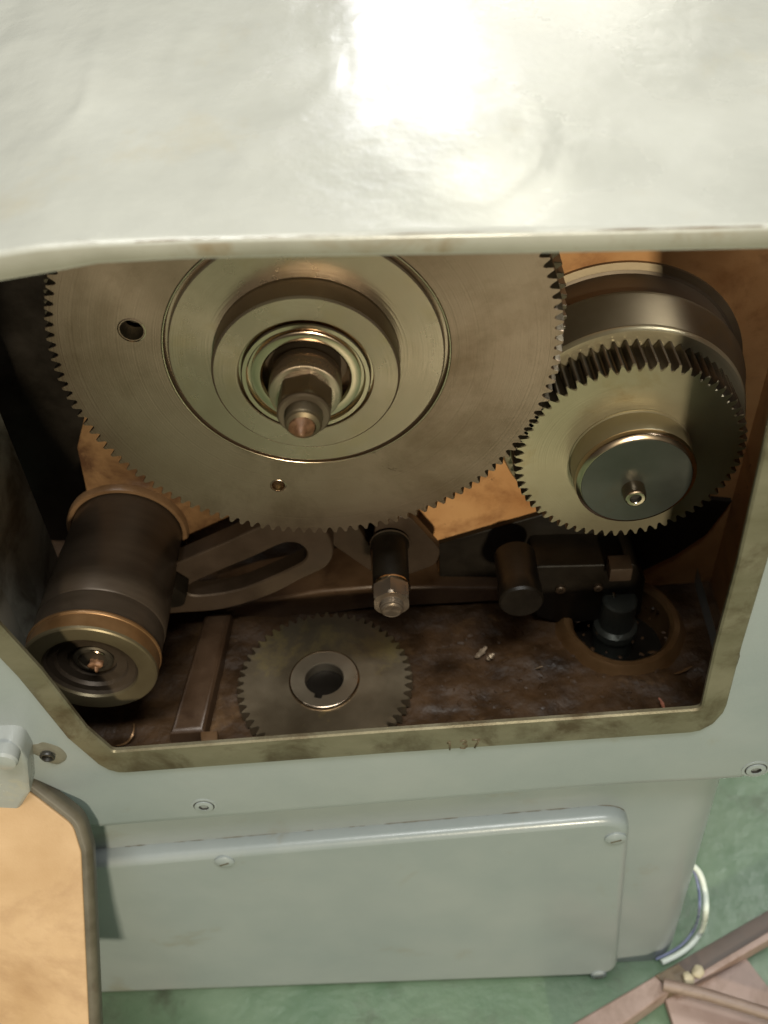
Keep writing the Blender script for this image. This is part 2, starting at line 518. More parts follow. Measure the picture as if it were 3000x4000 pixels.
def gear(bm, c, N, ro, rr, ri, t0, t1, twist=0.0, phase=0.0, axis='Y', seg=1, cham=0.0005, jitter=0.3, back=True):
    o = gear_outline(N, ro, rr, phase, jitter)
    n = len(o)
    layers = []
    spec = [(t0, -cham, 0.0), (t0 + (cham if t1 > t0 else -cham), 0.0, 0.0)]
    for s in range(1, seg + 1):
        spec.append((t0 + (t1 - t0) * s / seg, 0.0, twist * s / seg))
    for (t, dr, tw) in spec:
        layers.append([bm.verts.new(_ax(axis, c, (r + dr) * math.cos(a + tw), (r + dr) * math.sin(a + tw), t)) for a, r in o])
    inner = [bm.verts.new(_ax(axis, c, ri * math.cos(a), ri * math.sin(a), t0)) for a, r in o]
    mid = [bm.verts.new(_ax(axis, c, (rr - cham - 0.0004) * math.cos(a), (rr - cham - 0.0004) * math.sin(a), t0)) for a, r in o]
    for i in range(n):
        j = (i + 1) % n
        bm.faces.new((inner[i], inner[j], mid[j], mid[i]))
        bm.faces.new((mid[i], mid[j], layers[0][j], layers[0][i]))
        for A, B in zip(layers, layers[1:]):
            bm.faces.new((A[i], A[j], B[j], B[i]))
    if back:
        bi = [bm.verts.new(_ax(axis, c, ri * math.cos(a), ri * math.sin(a), t1)) for a, r in o]
        for i in range(n):
            j = (i + 1) % n
            bm.faces.new((layers[-1][i], layers[-1][j], bi[j], bi[i]))
    return bm


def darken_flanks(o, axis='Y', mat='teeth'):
    """gives the dark material to every face that does not look along the axis"""
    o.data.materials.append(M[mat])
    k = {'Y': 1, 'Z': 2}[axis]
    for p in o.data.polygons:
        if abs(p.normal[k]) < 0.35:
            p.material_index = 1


def hexprism(bm, c, r, t0, t1, axis='Y', a0=0.0, cham=0.0012):
    """hexagonal nut, r across corners / 2, front at t0, with a turned chamfer"""
    s = 1 if t1 > t0 else -1
    n = 48
    rings = []
    for t, lim in ((t0, r * 0.90), (t0 + s * cham, r * 1.01), (t1, r * 1.01)):
        ring = []
        for i in range(n):
            a = 2 * math.pi * i / n
            k = (a - a0) % (math.pi / 3) - math.pi / 6
            rh = r * math.cos(math.pi / 6) / math.cos(k)
            rr = min(rh, lim) if t == t0 else rh
            ring.append(bm.verts.new(_ax(axis, c, rr * math.cos(a), rr * math.sin(a), t)))
        rings.append(ring)
    for A, B in zip(rings, rings[1:]):
        for i in range(n):
            j = (i + 1) % n
            bm.faces.new((A[i], A[j], B[j], B[i]))
    bm.faces.new(rings[0])
    bm.faces.new(rings[-1][::-1])
    return bm


def B():
    return bmesh.new()


def struct(o, kind='structure'):
    o['kind'] = kind
    return o


FLOOR = 0.300
# ------------------------------------------------------------------ ground
bm = B()
n = 60
gr = [[bm.verts.new((-3 + 6 * i / n, -3 + 6 * j / n, FLOOR + 0.0012 * noise.noise((i * 0.7, j * 0.7, 0)))) for j in range(n + 1)] for i in range(n + 1)]
for i in range(n):
    for j in range(n):
        bm.faces.new((gr[i][j], gr[i + 1][j], gr[i + 1][j + 1], gr[i][j + 1]))
struct(link('floor', bm, 'floor', smooth=60))

# ------------------------------------------------------------------ machine body
YF = -0.110                      # front of the machined rim round the opening
body = thing('lathe_casting', (0.03, 0.05, FLOOR), 'grey green painted machine casting with an open gear recess and a screwed cover plate', 'machine body')


def XZ(pts, Y):
    return [(atY(x, y, Y).x, atY(x, y, Y).z) for x, y in pts]


inner_px = [(-420, 1180), (0, 1103), (180, 1072), (380, 1032), (800, 1015), (1500, 1003), (2300, 990), (3110, 973),
            (3035, 1500), (2983, 1759), (2883, 2200), (2793, 2533), (2739, 2772), (2684, 2776), (1500, 2858),
            (440, 2938), (338, 2850), (159, 2621), (0, 2448), (-260, 2130), (-330, 1700)]
inner = XZ(inner_px, YF)


def offset_poly(poly, d, vs=1.0):
    n = len(poly)
    out = []
    area2 = sum(poly[i][0] * poly[(i + 1) % n][1] - poly[(i + 1) % n][0] * poly[i][1] for i in range(n))
    s = 1 if area2 < 0 else -1
    for i in range(n):
        p = Vector(poly[i])
        e0 = (p - Vector(poly[i - 1])).normalized()
        e1 = (Vector(poly[(i + 1) % n]) - p).normalized()
        n0 = Vector((-e0.y, e0.x)) * s
        n1 = Vector((-e1.y, e1.x)) * s
        b = (n0 + n1)
        b = b / max(b.length_squared / 2, 0.6)
        out.append((p.x + b.x * d, p.y + b.y * d * (vs if b.y < 0 else 1.0)))
    return out


def ring_solid(bm, pin, pout, y0, y1, bev=0.0, y1i=None, clamp=None):
    """frame between two equal-length loops, front at y0, back at y1; bev rounds the outer front edge"""
    loops = []
    y1i = y1 if y1i is None else y1i

    def lp(P, y):
        if clamp:
            return [bm.verts.new((p[0], y, min(p[1], clamp(p[0])))) for p in P]
        return [bm.verts.new((p[0], y, p[1])) for p in P]
    loops.append(lp(pin, y1i))
    loops.append(lp(pin, y0 + 0.0012))
    loops.append(lp(offset_poly(pin, 0.0012), y0))
    if bev:
        K = 5
        for k in range(K + 1):
            a = math.pi / 2 * k / K
            loops.append(lp(offset_poly(pout, -bev * (1 - math.sin(a))), y0 + bev * (1 - math.cos(a))))
    else:
        loops.append(lp(pout, y0))
    loops.append(lp(pout, y1))
    n = len(pin)
    L2 = loops + [loops[0]]
    for A, Bq in zip(L2, L2[1:]):
        for i in range(n):
            j = (i + 1) % n
            bm.faces.new((A[i], A[j], Bq[j], Bq[i]))
    return bm


lip_px = [(-700, 1260, 1120), (-350, 1178, 1060), (0, 1103, 990), (180, 1072, 962), (380, 1035, 945), (700, 1018, 932), (1100, 1009, 921),
          (1500, 1003, 913), (2000, 996, 903), (2500, 986, 893), (3000, 976, 882), (3500, 966, 872)]
YL = YF - 0.004
lipl = [atY(a, b, YL) for a, b, c in lip_px]


def lip_z(x):
    """height of the hood's lower edge, a little above it: everything behind ends there"""
    for p, q in zip(lipl, lipl[1:]):
        if p.x <= x <= q.x:
            return p.z + (q.z - p.z) * (x - p.x) / (q.x - p.x) + 0.004
    return (lipl[0].z if x < lipl[0].x else lipl[-1].z) + 0.004


# the rim: only from the right jamb round the sill to the left (the hood covers the top)
inn = round_poly(inner, [0, 0, 0, 0, 0, 0, 0, 0, 0, 0, 0, 0, 0.006, 0, 0, 0.004, 0.004, 0, 0, 0.02, 0.02], 4)
out1 = offset_poly(inn, 0.0165, 1.68)
part('machined_rim', ring_solid(B(), inn, out1, YF, YF + 0.006, 0.0015, y1i=YF + 0.0035, clamp=lip_z), 'rim', body)

# painted flange of the casting round the rim
# outer contour of the flange: given as px on its face plane
YG = YF + 0.003
outer_px = []
NI = len(inn)
fl_in = offset_poly(inn, 0.0163, 1.68)
ctr = Vector((0.03, 0.93))
# flange bottom edge line from the photograph
fb = XZ([(-500, 3330), (400, 3262), (1500, 3172), (2400, 3100), (2760, 3082), (2900, 3072), (3010, 3035), (3100, 2960)], YG)


def flange_bottom(x):
    for (x0, z0), (x1, z1) in zip(fb, fb[1:]):
        if x0 <= x <= x1:
            return z0 + (z1 - z0) * (x - x0) / (x1 - x0)
    return fb[0][1] if x < fb[0][0] else fb[-1][1]


# flange plate: outer contour with a rolled edge, opening cut by the rim
xr = fb[-1][0] + 0.010
oc = [(-0.36, flange_bottom(-0.3))]
oc += [(x, flange_bottom(x)) for x in [-0.27 + 0.5 * i / 24 for i in range(25)]]
oc += [(p[0], p[1]) for p in fb[4:7]]
oc += [(xr - 0.004, fb[6][1] + 0.010), (xr, fb[6][1] + 0.03), (xr + 0.001, 0.80), (xr + 0.002, 1.17)]
oc += [(0.30, 1.18), (0.2, 1.18), (0.1, 1.18), (0, 1.18), (-0.1, 1.18), (-0.2, 1.18), (-0.36, 1.18)]
oc = oc[::-1]
if sum(oc[i - 1][0] * oc[i][1] - oc[i][0] * oc[i - 1][1] for i in range(len(oc))) < 0:
    pass
bm = B()


def loopv(P, y):
    return [bm.verts.new((p[0], y, min(p[1], lip_z(p[0])))) for p in P]


LI = loopv(fl_in, YG)
LI2 = loopv(fl_in, YG + 0.004)
FB = 0.018
LO = []
for k in range(6):
    a = math.pi / 2 * k / 5
    LO.append(loopv(offset_poly(oc, -FB * (1 - math.sin(a))), YG + FB * (1 - math.cos(a))))
LO.append(loopv(oc, YG + 0.045))
es = []
for Lp in (LI, LO[0]):
    for i in range(len(Lp)):
        es.append(bm.edges.new((Lp[i], Lp[(i + 1) % len(Lp)])))
bmesh.ops.triangle_fill(bm, edges=es, use_beauty=True)
for A, Bq in list(zip(LO, LO[1:])) + [(LI, LI2)]:
    for i in range(len(A)):
        j = (i + 1) % len(A)
        bm.faces.new((A[i], A[j], Bq[j], Bq[i]))
part('flange', bm, 'paint', body, smooth=50)

# extra resolution along the sill is not needed: the flange's lower roll is the bevel above

# base below the flange, rounded at its right corner and splaying outward downwards
YB = YF + 0.024
bTL = atY(-300, 3290, YB); bTR = atY(2868, 3085, YB); bBR = atY(2655, 3762, YB); bBL = atY(-300, 3900, YB)
bm = B()
rows = 14
cols = []
rad = 0.035
for r in range(rows + 1):
    t = r / rows
    zz = 0.70 + (FLOOR + 0.001 - 0.70) * t
    xe = bTR.x + (bBR.x - bTR.x) * ((bTR.z - zz) / (bTR.z - bBR.z))
    line = [(-0.42, YB)]
    for i in range(18):
        line.append((-0.40 + (xe - rad + 0.40) * i / 17, YB))
    for k in range(1, 9):
        a = math.pi / 2 * k / 8
        line.append((xe - rad + rad * math.sin(a), YB + rad * (1 - math.cos(a))))
    line.append((xe + 0.004, YB + 0.25))
    line.append((xe + 0.010, YB + 0.60))
    cols.append([bm.verts.new((x, y, zz)) for x, y in line])
for A, Bq in zip(cols, cols[1:]):
    for i in range(len(A) - 1):
        bm.faces.new((A[i], A[i + 1], Bq[i + 1], Bq[i]))
part('base', bm, 'paint', body, smooth=60)

# underside of the flange down to the base at the right
# access panel
YP = YF + 0.010
pp = [atY(x, y, YP) for x, y in ((-150, 3424), (2468, 3200), (2402, 3842), (-150, 3945))]
pq = [(p.x, p.z) for p in pp]
pq[2] = (pq[2][0], max(pq[2][1], FLOOR + 0.003)); pq[3] = (pq[3][0], max(pq[3][1], FLOOR + 0.003))
pq = round_poly(pq, [0.024, 0.026, 0.024, 0.024], 8)
bm = B()
prism(bm, pq, YP, YB + 0.002, bevel=0.0070, seg=5)
panel = part('access_panel', bm, 'paint', body, smooth=50)


def countersunk(px, py, Y, r, root, sub=None, mat='paint', socket=True):
    c = atY(px, py, Y)
    bm = B()
    if socket:
        lathe(bm, [(r * 1.0, Y + 0.0006), (r * 0.99, Y - 0.0004), (r * 0.80, Y - 0.0005), (r * 0.72, Y + 0.0005), (r * 0.70, Y - 0.0012),
                   (r * 0.38, Y - 0.0016), (r * 0.36, Y + 0.002)], (c.x, c.z), n=40)
    else:
        lathe(bm, [(r, Y + 0.0008), (r * 0.99, Y - 0.0012), (r * 0.85, Y - 0.0022), (r * 0.4, Y - 0.003), (0, Y - 0.0031)], (c.x, c.z), n=40)
    s = part('screw', bm, mat, root, smooth=35, sub=sub)
    bm = B()
    if socket:
        lathe(bm, [(r * 0.37, Y - 0.0014), (r * 0.36, Y + 0.0015), (0, Y + 0.0015)], (c.x, c.z), n=6)
        lathe(bm, [(r * 0.82, Y - 0.0004), (r * 0.79, Y - 0.00055), (r * 0.72, Y - 0.00055), (r * 0.69, Y - 0.0004)], (c.x, c.z), n=40)
        k = link('socket', bm, 'hole', smooth=30)
    else:
        a = R(25)
        u = Vector((math.cos(a), math.sin(a)))
        v = Vector((-u.y, u.x))
        q = [Vector((c.x, c.z)) + u * sx * r * 0.5 + v * sz * r * 0.09 for sx, sz in ((-1, -1), (1, -1), (1, 1), (-1, 1))]
        prism(bm, [tuple(w) for w in q], Y - 0.0033, Y - 0.001)
        k = link('slot', bm, 'stamp', smooth=30)
    k.parent = s
    if not socket:
        # dark ring of grime round the head
        pass
    return s


# screws: two hexagon socket screws in the flange, three slotted in the panel
flange_obj = [o for o in body.children if o.name == 'flange'][0]
countersunk(797, 3148, YG, 0.0098, body, sub=flange_obj, mat='paint')
countersunk(2952, 3004, YG, 0.0100, body, sub=flange_obj, mat='paint')
countersunk(877, 3363, YP, 0.0083, body, sub=panel, socket=False)
countersunk(2404, 3273, YP, 0.0088, body, sub=panel, socket=False)
countersunk(2338, 3806, YP, 0.0080, body, sub=panel, socket=False)


def seam(name, pts, Y, w, mat, root):
    """thin bead of dirt along a joint, lumpy"""
    bm = B()
    P = smooth_path([atY(x, y, Y) for x, y in pts], 14)
    rad = [max(0.00008, w * (0.35 + 1.3 * noise.noise(p * 38) + 0.6 * noise.noise(p * 190))) for p in P]
    tube(bm, P, w, 6, rad)
    return part(name, bm, mat, root, smooth=60)


def bead(loop, Y, w, root):
    bm = B()
    P = []
    V = [Vector((x, Y, z)) for x, z in loop]
    for a, b in zip(V, V[1:]):
        k = max(1, int((b - a).length / 0.002))
        P += [a.lerp(b, i / k) for i in range(k)]
    rad = [max(0.00008, w * (0.4 + 1.2 * noise.noise(p * 38) + 0.7 * noise.noise(p * 170))) for p in P]
    tube(bm, P, w, 6, rad)
    return part('grime_line', bm, 'grime', root, smooth=60)


lo_rim = [p for p in out1 if p[1] < 0.90]
bead(lo_rim, YG + 0.0002, 0.0011, body)
bead([p for p in pq[:-7] if p[1] > 0.36], YB + 0.0003, 0.0009, body)

# stamped figures 137 in the sill's rim
def figure(strokes, px, py, h, root):
    bm = B()
    o = atY(px, py, YF)
    for st in strokes:
        P = [Vector((o.x + u * h, YF - 0.0000, o.z + v * h)) for u, v in st]
        tube(bm, smooth_path(P, 4) if len(P) > 2 else P, 0.00072, 6)
    rimo = [x for x in root.children if x.name == 'machined_rim'][0]
    q = link('stamped_figure', bm, 'stamp', smooth=50)
    q.parent = rimo


figure([[(0, 0), (0, 1)], [(0, 1), (-0.15, 0.8)]], 1757, 2928, 0.0100, body)
figure([[(0, 0.9), (0.25, 1.0), (0.42, 0.78), (0.2, 0.55)], [(0.2, 0.55), (0.46, 0.36), (0.3, 0.03), (0, 0.1)]], 1797, 2924, 0.0100, body)
figure([[(0, 1), (0.5, 1)], [(0.5, 1), (0.2, 0)]], 1843, 2921, 0.0100, body)

# ------------------------------------------------------------------ hood over the opening
bm = B()
dense = []
for (a, b) in zip(lip_px, lip_px[1:]):
    for k in range(10):
        t = k / 10
        dense.append(tuple(a[i] + (b[i] - a[i]) * t for i in range(3)))
dense.append(lip_px[-1])
colsv = []
for (px, yb, yt) in dense:
    lo = atY(px, yb, YL)
    hi = atY(px, yt, YL)
    x = lo.x
    zb, ztop = lo.z, hi.z
    dr = 0.0
    prof = [(YF + 0.10, zb + 0.010), (YL + 0.004, zb + 0.0005), (YL + 0.0012, zb), (YL, zb + 0.0015), (YL, ztop - 0.0022), (YL + 0.0005, ztop - 0.0010), (YL + 0.0018, ztop - 0.0002)]
    for k in range(1, 70):
        y = YL + 0.0028 + 1.1 * (k / 69) ** 1.7
        z = ztop - 0.0004 + (y - YL) * 0.105
        prof.append((y, z))
    colv = []
    for i, (y, z) in enumerate(prof):
        w = 0.0
        if i > 6:
            f = min(1, (y - YL) / 0.05)
            w = 0.0011 * f * noise.noise((x * 9 + 3, y * 7, 0.3)) + 0.0005 * f * noise.noise((x * 28, y * 24, 1.3))
            # shallow wrinkle ridges in thick old paint
            w += 0.0007 * f * max(0, 1 - abs(noise.noise((x * 12 + 9, y * 8, 4.4))) * 16)
            w += 0.0012 * f * max(0, noise.noise((x * 18 + 2, y * 14, 7.4))) ** 2
        colv.append(bm.verts.new((x, y, z + w)))
    colsv.append(colv)
for A, Bq in zip(colsv, colsv[1:]):
    for i in range(len(A) - 1):
        bm.faces.new((A[i], A[i + 1], Bq[i + 1], Bq[i]))
hood = part('hood', bm, 'hood', body, smooth=40)
hood.data.materials.append(M['lip'])
for p in hood.data.polygons:
    if p.normal.y < -0.93 and p.center.y < YL + 0.0015:
        p.material_index = 1
seam('chipped_edge', [(300, 936), (420, 950), (700, 938), (1300, 920), (2000, 905), (2150, 903), (2980, 884)], YL + 0.0008, 0.0005, 'gunk', body)



# ------------------------------------------------------------------ inside of the recess
ZS = 0.68           # floor of the recess
# floor, lumpy with old grease
bm = B()
nx, ny = 120, 70
g = [[None] * (ny + 1) for _ in range(nx + 1)]
for i in range(nx + 1):
    for j in range(ny + 1):
        x = -0.32 + 0.68 * i / nx
        y = YF + 0.029 + 0.255 * j / ny
        z = ZS + 0.0035 * noise.noise((x * 40, y * 40, 0)) + 0.0018 * noise.noise((x * 120, y * 120, 3))
        g[i][j] = bm.verts.new((x, y, z))
for i in range(nx):
    for j in range(ny):
        mid = (g[i][j].co + g[i + 1][j + 1].co) / 2
        if (mid.x - 0.2275) ** 2 + (mid.y - 0.042) ** 2 < 0.044 ** 2:
            continue
        bm.faces.new((g[i][j], g[i + 1][j], g[i + 1][j + 1], g[i][j + 1]))
part('recess_floor', bm, 'sump', body, smooth=60)
# inner front face of the sill down to the floor
bm = B()
box(bm, -0.19, 0.275, YB + 0.002, YB + 0.006, ZS - 0.01, ZS + 0.012)
part('sill_back', bm, 'sump', body)

# orange back wall
YW = 0.085
wall_px = [(1302, 500), (3500, 500), (3500, 2290), (2480, 2290), (1712, 2290), (1712, 2118), (1630, 2045), (1302, 1960)]
bm = B()
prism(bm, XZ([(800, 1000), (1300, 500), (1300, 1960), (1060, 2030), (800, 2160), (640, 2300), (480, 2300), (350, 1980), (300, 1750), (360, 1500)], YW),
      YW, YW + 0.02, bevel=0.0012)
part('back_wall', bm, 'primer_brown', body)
bm = B()
prism(bm, XZ(wall_px, YW), YW, YW + 0.02, bevel=0.0012)
part('back_wall', bm, 'primer', body)
bm = B()
box(bm, -0.34, 0.38, YW + 0.085, YW + 0.10, ZS - 0.02, 1.2)
part('inner_wall', bm, 'black', body)
bm = B()
box(bm, -0.36, -0.35, YF + 0.03, YW + 0.10, ZS - 0.02, 1.2)
part('inner_wall', bm, 'black', body)
# side walls of the recess
xl = atY(95, 1850, YW).x
bm = B()
box(bm, xl - 0.03, xl, YF + 0.028, YW, ZS - 0.01, 1.10)
box(bm, xl - 0.03, xl + 0.006, YF + 0.02, -0.02, ZS - 0.01, 1.02, bevel=0.002)
part('side_wall', bm, 'riblet', body)
bm = B()
bm2 = [(atY(2999, 1100, YW).x + 0.018)]
box(bm, 0.312, 0.33, YF + 0.028, YW + 0.09, ZS - 0.01, 1.10)
part('side_wall', bm, 'primer', body)
# ledge across the back of the sump and the rib at its left
bm = B()
lw = [atY(x, y, 0.07) for x, y in ((830, 2400), (1000, 2345), (1250, 2300), (1445, 2285), (2020, 2290), (2020, 2340), (1445, 2372), (1100, 2420), (840, 2470))]
prism(bm, [(p.x, p.z) for p in lw], 0.068, YW + 0.03, bevel=0.003, seg=3)
part('ledge', bm, 'ledge', body)
bm = B()
q = [atZ(x, y, ZS + 0.012) for x, y in ((800, 2395), (905, 2395), (800, 2860), (660, 2870))]
prism(bm, [(p.x, p.y) for p in q], ZS + 0.014, ZS - 0.002, bevel=0.005, seg=3, axis='Z')
part('rib', bm, 'ledge', body)
bm = B()
q = [atZ(x, y, ZS + 0.02) for x, y in ((782, 2858), (850, 2856), (852, 2906), (786, 2912))]
prism(bm, [(p.x, p.y) for p in q], ZS + 0.021, ZS - 0.002, bevel=0.0015, axis='Z')
part('stop_pad', bm, 'ringbrown', body)

# boss ring standing on the floor, at the right
rc = (0.2275, 0.042)
bm = B()
lathe(bm, [(0.0385, ZS - 0.03), (0.0388, ZS + 0.000), (0.0400, ZS + 0.006), (0.0425, ZS + 0.0085), (0.0470, ZS + 0.0088), (0.0495, ZS + 0.006), (0.055, ZS - 0.004)], rc, axis='Z', n=80)
for v in bm.verts:
    v.co.z += 0.0012 * noise.noise(v.co * 90)
    v.co.x += 0.0008 * noise.noise(v.co * 70 + Vector((5, 0, 0)))
part('boss_ring', bm, 'rust', body)
bm = B()
lathe(bm, [(0.0, ZS - 0.028), (0.0395, ZS - 0.028)], rc, axis='Z', n=60)
part('boss_pocket', bm, 'black', body)

# ------------------------------------------------------------------ large spur gear on its shaft
hx, hz = 0.0, 1.0
big = thing('large_gear', (hx, 0, hz), 'largest gear, a wide brown steel disc with fine teeth, two holes and stepped hub', 'gear')
bm = B()
gear(bm, (hx, hz), 130, 0.1500, 0.1450, 0.0832, 0.0, 0.013, twist=R(1.2), phase=R(0.4), seg=2)
disc = part('toothed_disc', bm, 'steel', big, smooth=28)
bm = B()
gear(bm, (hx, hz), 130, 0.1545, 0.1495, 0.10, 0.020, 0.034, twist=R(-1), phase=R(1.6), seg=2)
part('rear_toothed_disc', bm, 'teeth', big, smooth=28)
# dark ring groove and inner plate
bm = B()
lathe(bm, [(0.0835, 0.0), (0.0830, 0.0006), (0.0826, 0.004), (0.0812, 0.004), (0.0808, -0.0010), (0.0798, -0.0018), (0.0548, -0.0018), (0.0546, -0.0006),
           (0.0540, -0.0006)], (hx, hz), n=160)
part('hub_plate', bm, 'hubsteel', big, smooth=35)
bm = B()
lathe(bm, [(0.0830, 0.0020), (0.0831, -0.0002), (0.0836, -0.0007), (0.0843, -0.0007), (0.0848, 0.0001)], (hx, hz), n=160)
part('groove_highlight', bm, 'bright', big, smooth=60)  # raised bright ring added to stand for the groove's highlight
bm = B()
lathe(bm, [(0.0542, 0.0), (0.0542, -0.0175), (0.0538, -0.0190), (0.0526, -0.0200), (0.0392, -0.0200), (0.0388, -0.0195)], (hx, hz), n=160)
cl = part('collar', bm, 'hubsteel', big, smooth=35)
cl.data.materials.append(M['drum'])  # side faces in darker steel, imitating the collar's dark reflection
for p in cl.data.polygons:
    if abs(p.normal.y) < 0.3:
        p.material_index = 1
bm = B()
lathe(bm, [(0.0390, -0.0185), (0.0386, -0.0170), (0.0376, -0.0170), (0.0372, -0.0205), (0.0364, -0.0212), (0.0342, -0.0212), (0.0334, -0.0202), (0.0332, -0.0182),
           (0.0318, -0.0182), (0.0315, -0.0205), (0.0305, -0.0210), (0.0262, -0.0210), (0.0250, -0.0200), (0.0242, -0.0150), (0.0240, -0.002)], (hx, hz), n=128)
part('bearing_ring', bm, 'bright', big, smooth=30)
bm = B()
lathe(bm, [(0.0246, -0.004), (0.0200, -0.006), (0.0198, -0.020)], (hx, hz), n=64)
part('spindle', bm, 'drumdark', big)
bm = B()
lathe(bm, [(0.0190, -0.018), (0.0204, -0.020), (0.0208, -0.0335), (0.0200, -0.0358), (0.0186, -0.0364), (0.012, -0.0366)], (hx, hz), n=64)
part('washer_collar', bm, 'hubsteel', big)
bm = B()
hexprism(bm, (hx, hz), 0.0163, -0.0520, -0.0364, a0=R(12))
part('hex_nut', bm, 'drum', big, smooth=20)
bm = B()
lathe(bm, [(0.0148, -0.0518), (0.0148, -0.0535), (0.0138, -0.0545), (0.0108, -0.0545)], (hx, hz), n=48)
part('lock_washer', bm, 'drumdark', big)
bm = B()
pr = [(0.0104, -0.052)]
for k in range(7):
    pr += [(0.0104, -0.0535 - k * 0.0012), (0.0098, -0.0541 - k * 0.0012)]
pr += [(0.0092, -0.0626), (0.0070, -0.0640)]
lathe(bm, pr, (hx, hz), n=40)
part('threaded_end', bm, 'drum', big)
bm = B()
pts = []
lathe(bm, [(0.0074, -0.0634), (0.0068, -0.0644), (0.0042, -0.0662), (0.0030, -0.0682), (0.0016, -0.0702), (0.0, -0.0712)], (hx - 0.0008, hz - 0.0004), n=24)
for v in bm.verts:
    v.co += Vector((noise.noise(v.co * 300), noise.noise(v.co * 320 + Vector((4, 0, 0))), noise.noise(v.co * 310))) * 0.0008
part('rusty_tip', bm, 'rusttip', big)


def drilled(px, py, r, depth, root, mat_rim='bright'):
    c = atY(px, py, 0.0)
    bm = B()
    lathe(bm, [(r * 1.16, -0.0002), (r * 1.08, -0.0004), (r, 0.0008)], (c.x, c.z), n=40)
    part('hole_chamfer', bm, mat_rim, root)
    return c


# holes are bored for real: boolean on the disc with two cutters that are removed again
def bore(obj, root, x, z, r, d):
    bm = B()
    lathe(bm, [(0, -0.01), (r, -0.01), (r, d), (0, d)], (x, z), n=36)
    cut = link('cutter', bm, 'hole')
    md = obj.modifiers.new('b', 'BOOLEAN')
    md.operation = 'DIFFERENCE'
    md.object = cut
    md.solver = 'EXACT'
    cut.parent = None
    dg = bpy.context.evaluated_depsgraph_get()
    ev = obj.evaluated_get(dg)
    me = bpy.data.meshes.new_from_object(ev)
    me.materials.clear()
    me.materials.append(M['steel'])
    obj.modifiers.clear()
    obj.data = me
    bpy.data.objects.remove(cut)


bpy.context.view_layer.update()
for (px, py, r) in ((514, 1290, 0.0070), (1087, 1897, 0.0046)):
    c = drilled(px, py, r, 0.012, big)
    bore(disc, big, c.x, c.z, r * 0.98, 0.03)
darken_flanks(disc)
c = atY(1087, 1897, 0)
bm = B()
lathe(bm, [(0.0044, 0.0), (0.0044, 0.0075), (0.0, 0.0075)], (c.x, c.z), n=24)
part('hole_plug', bm, 'bright', big)

# ------------------------------------------------------------------ thick yellowish gear at the right
gx, gz = 0.1995, 0.9085
hel = thing('thick_gear', (gx, 0, gz), 'thick yellowish steel gear with dark round end cap meshing with the largest gear', 'gear')
bm = B()
gear(bm, (gx, gz), 66, 0.0746, 0.0694, 0.036, 0.0, 0.0245, twist=R(0.8), phase=R(2), seg=2, cham=0.0009)
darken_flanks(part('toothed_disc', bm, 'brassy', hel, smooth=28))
bm = B()
lathe(bm, [(0.0390, 0.0002), (0.0392, -0.0010), (0.0384, -0.0016), (0.0384, -0.0160), (0.0380, -0.0175)], (gx, gz), n=120)
part('hub', bm, 'brassy', hel)
bm = B()
lathe(bm, [(0.0380, -0.0172), (0.0383, -0.0182), (0.0376, -0.0215), (0.0352, -0.0232), (0.0348, -0.0233)], (gx, gz), n=120)
part('hub_chamfer', bm, 'bright', hel)
bm = B()
lathe(bm, [(0.0348, -0.0232), (0.0344, -0.0235), (0.002, -0.0235), (0, -0.0235)], (gx, gz), n=120)
part('end_cap', bm, 'cap', hel)
sx, sz = gx - 0.0015, gz - 0.006
bm = B()
lathe(bm, [(0.0074, -0.0236), (0.0072, -0.0300), (0.0064, -0.0326), (0.0056, -0.0330), (0.0038, -0.0328), (0.0034, -0.0322)], (sx, sz), n=40)
sc = part('screw', bm, 'bright', hel)
bm = B()
lathe(bm, [(0.0036, -0.0326), (0.0034, -0.0300), (0.0, -0.0300)], (sx, sz), n=6)
k = link('socket', bm, 'hole', smooth=30)
k.parent = sc

# ------------------------------------------------------------------ stepped drum behind it
drum = thing('stepped_drum', (gx, 0.08, gz), 'wide stepped steel drum with a dull belt track standing behind the thick yellowish gear', 'pulley')
bm = B()
lathe(bm, [(0.030, 0.0255), (0.0770, 0.0255), (0.0795, 0.0262), (0.0806, 0.0280), (0.0808, 0.0300)], (gx, gz), n=140)
part('front_plate', bm, 'brassy', drum)
bm = B()
lathe(bm, [(0.0806, 0.0301), (0.0812, 0.0310), (0.0868, 0.0550), (0.0878, 0.0562), (0.0872, 0.0580)], (gx, gz), n=140)
part('front_drum', bm, 'drum', drum)
bm = B()
lathe(bm, [(0.0872, 0.0581), (0.0852, 0.059), (0.0860, 0.080), (0.088, 0.0808)], (gx, gz), n=140)
part('belt_track', bm, 'drumdark', drum)
bm = B()
lathe(bm, [(0.0880, 0.0810), (0.0925, 0.0825), (0.0925, 0.110), (0.060, 0.112)], (gx, gz), n=140)
part('rear_drum', bm, 'drum', drum)

# ------------------------------------------------------------------ sleeve at lower left
cx, cz = -0.168, 0.779
sl = thing('sleeve', (cx, -0.055, cz), 'dark oily round sleeve at the left with rusty band and olive end ring', 'sleeve')
bm = B()
lathe(bm, [(0.0478, 0.086), (0.0475, 0.0805), (0.0466, 0.0790), (0.0438, 0.0790), (0.0430, 0.0800)], (cx, cz), n=90)
part('wall_ring', bm, 'ringbrown', sl)
bm = B()
lathe(bm, [(0.0425, 0.088), (0.0425, 0.045), (0.0432, 0.043), (0.0432, 0.010), (0.0438, 0.008), (0.0438, -0.018), (0.0430, -0.0195), (0.0432, -0.021), (0.0432, -0.038)],
      (cx, cz), n=110)
part('tube', bm, 'sleeve', sl)
bm = B()
lathe(bm, [(0.0430, -0.038), (0.0438, -0.0385), (0.0442, -0.0400), (0.0438, -0.0412), (0.0432, -0.0416), (0.0434, -0.0525)], (cx, cz), n=110)
part('band', bm, 'rust', sl)
bm = B()
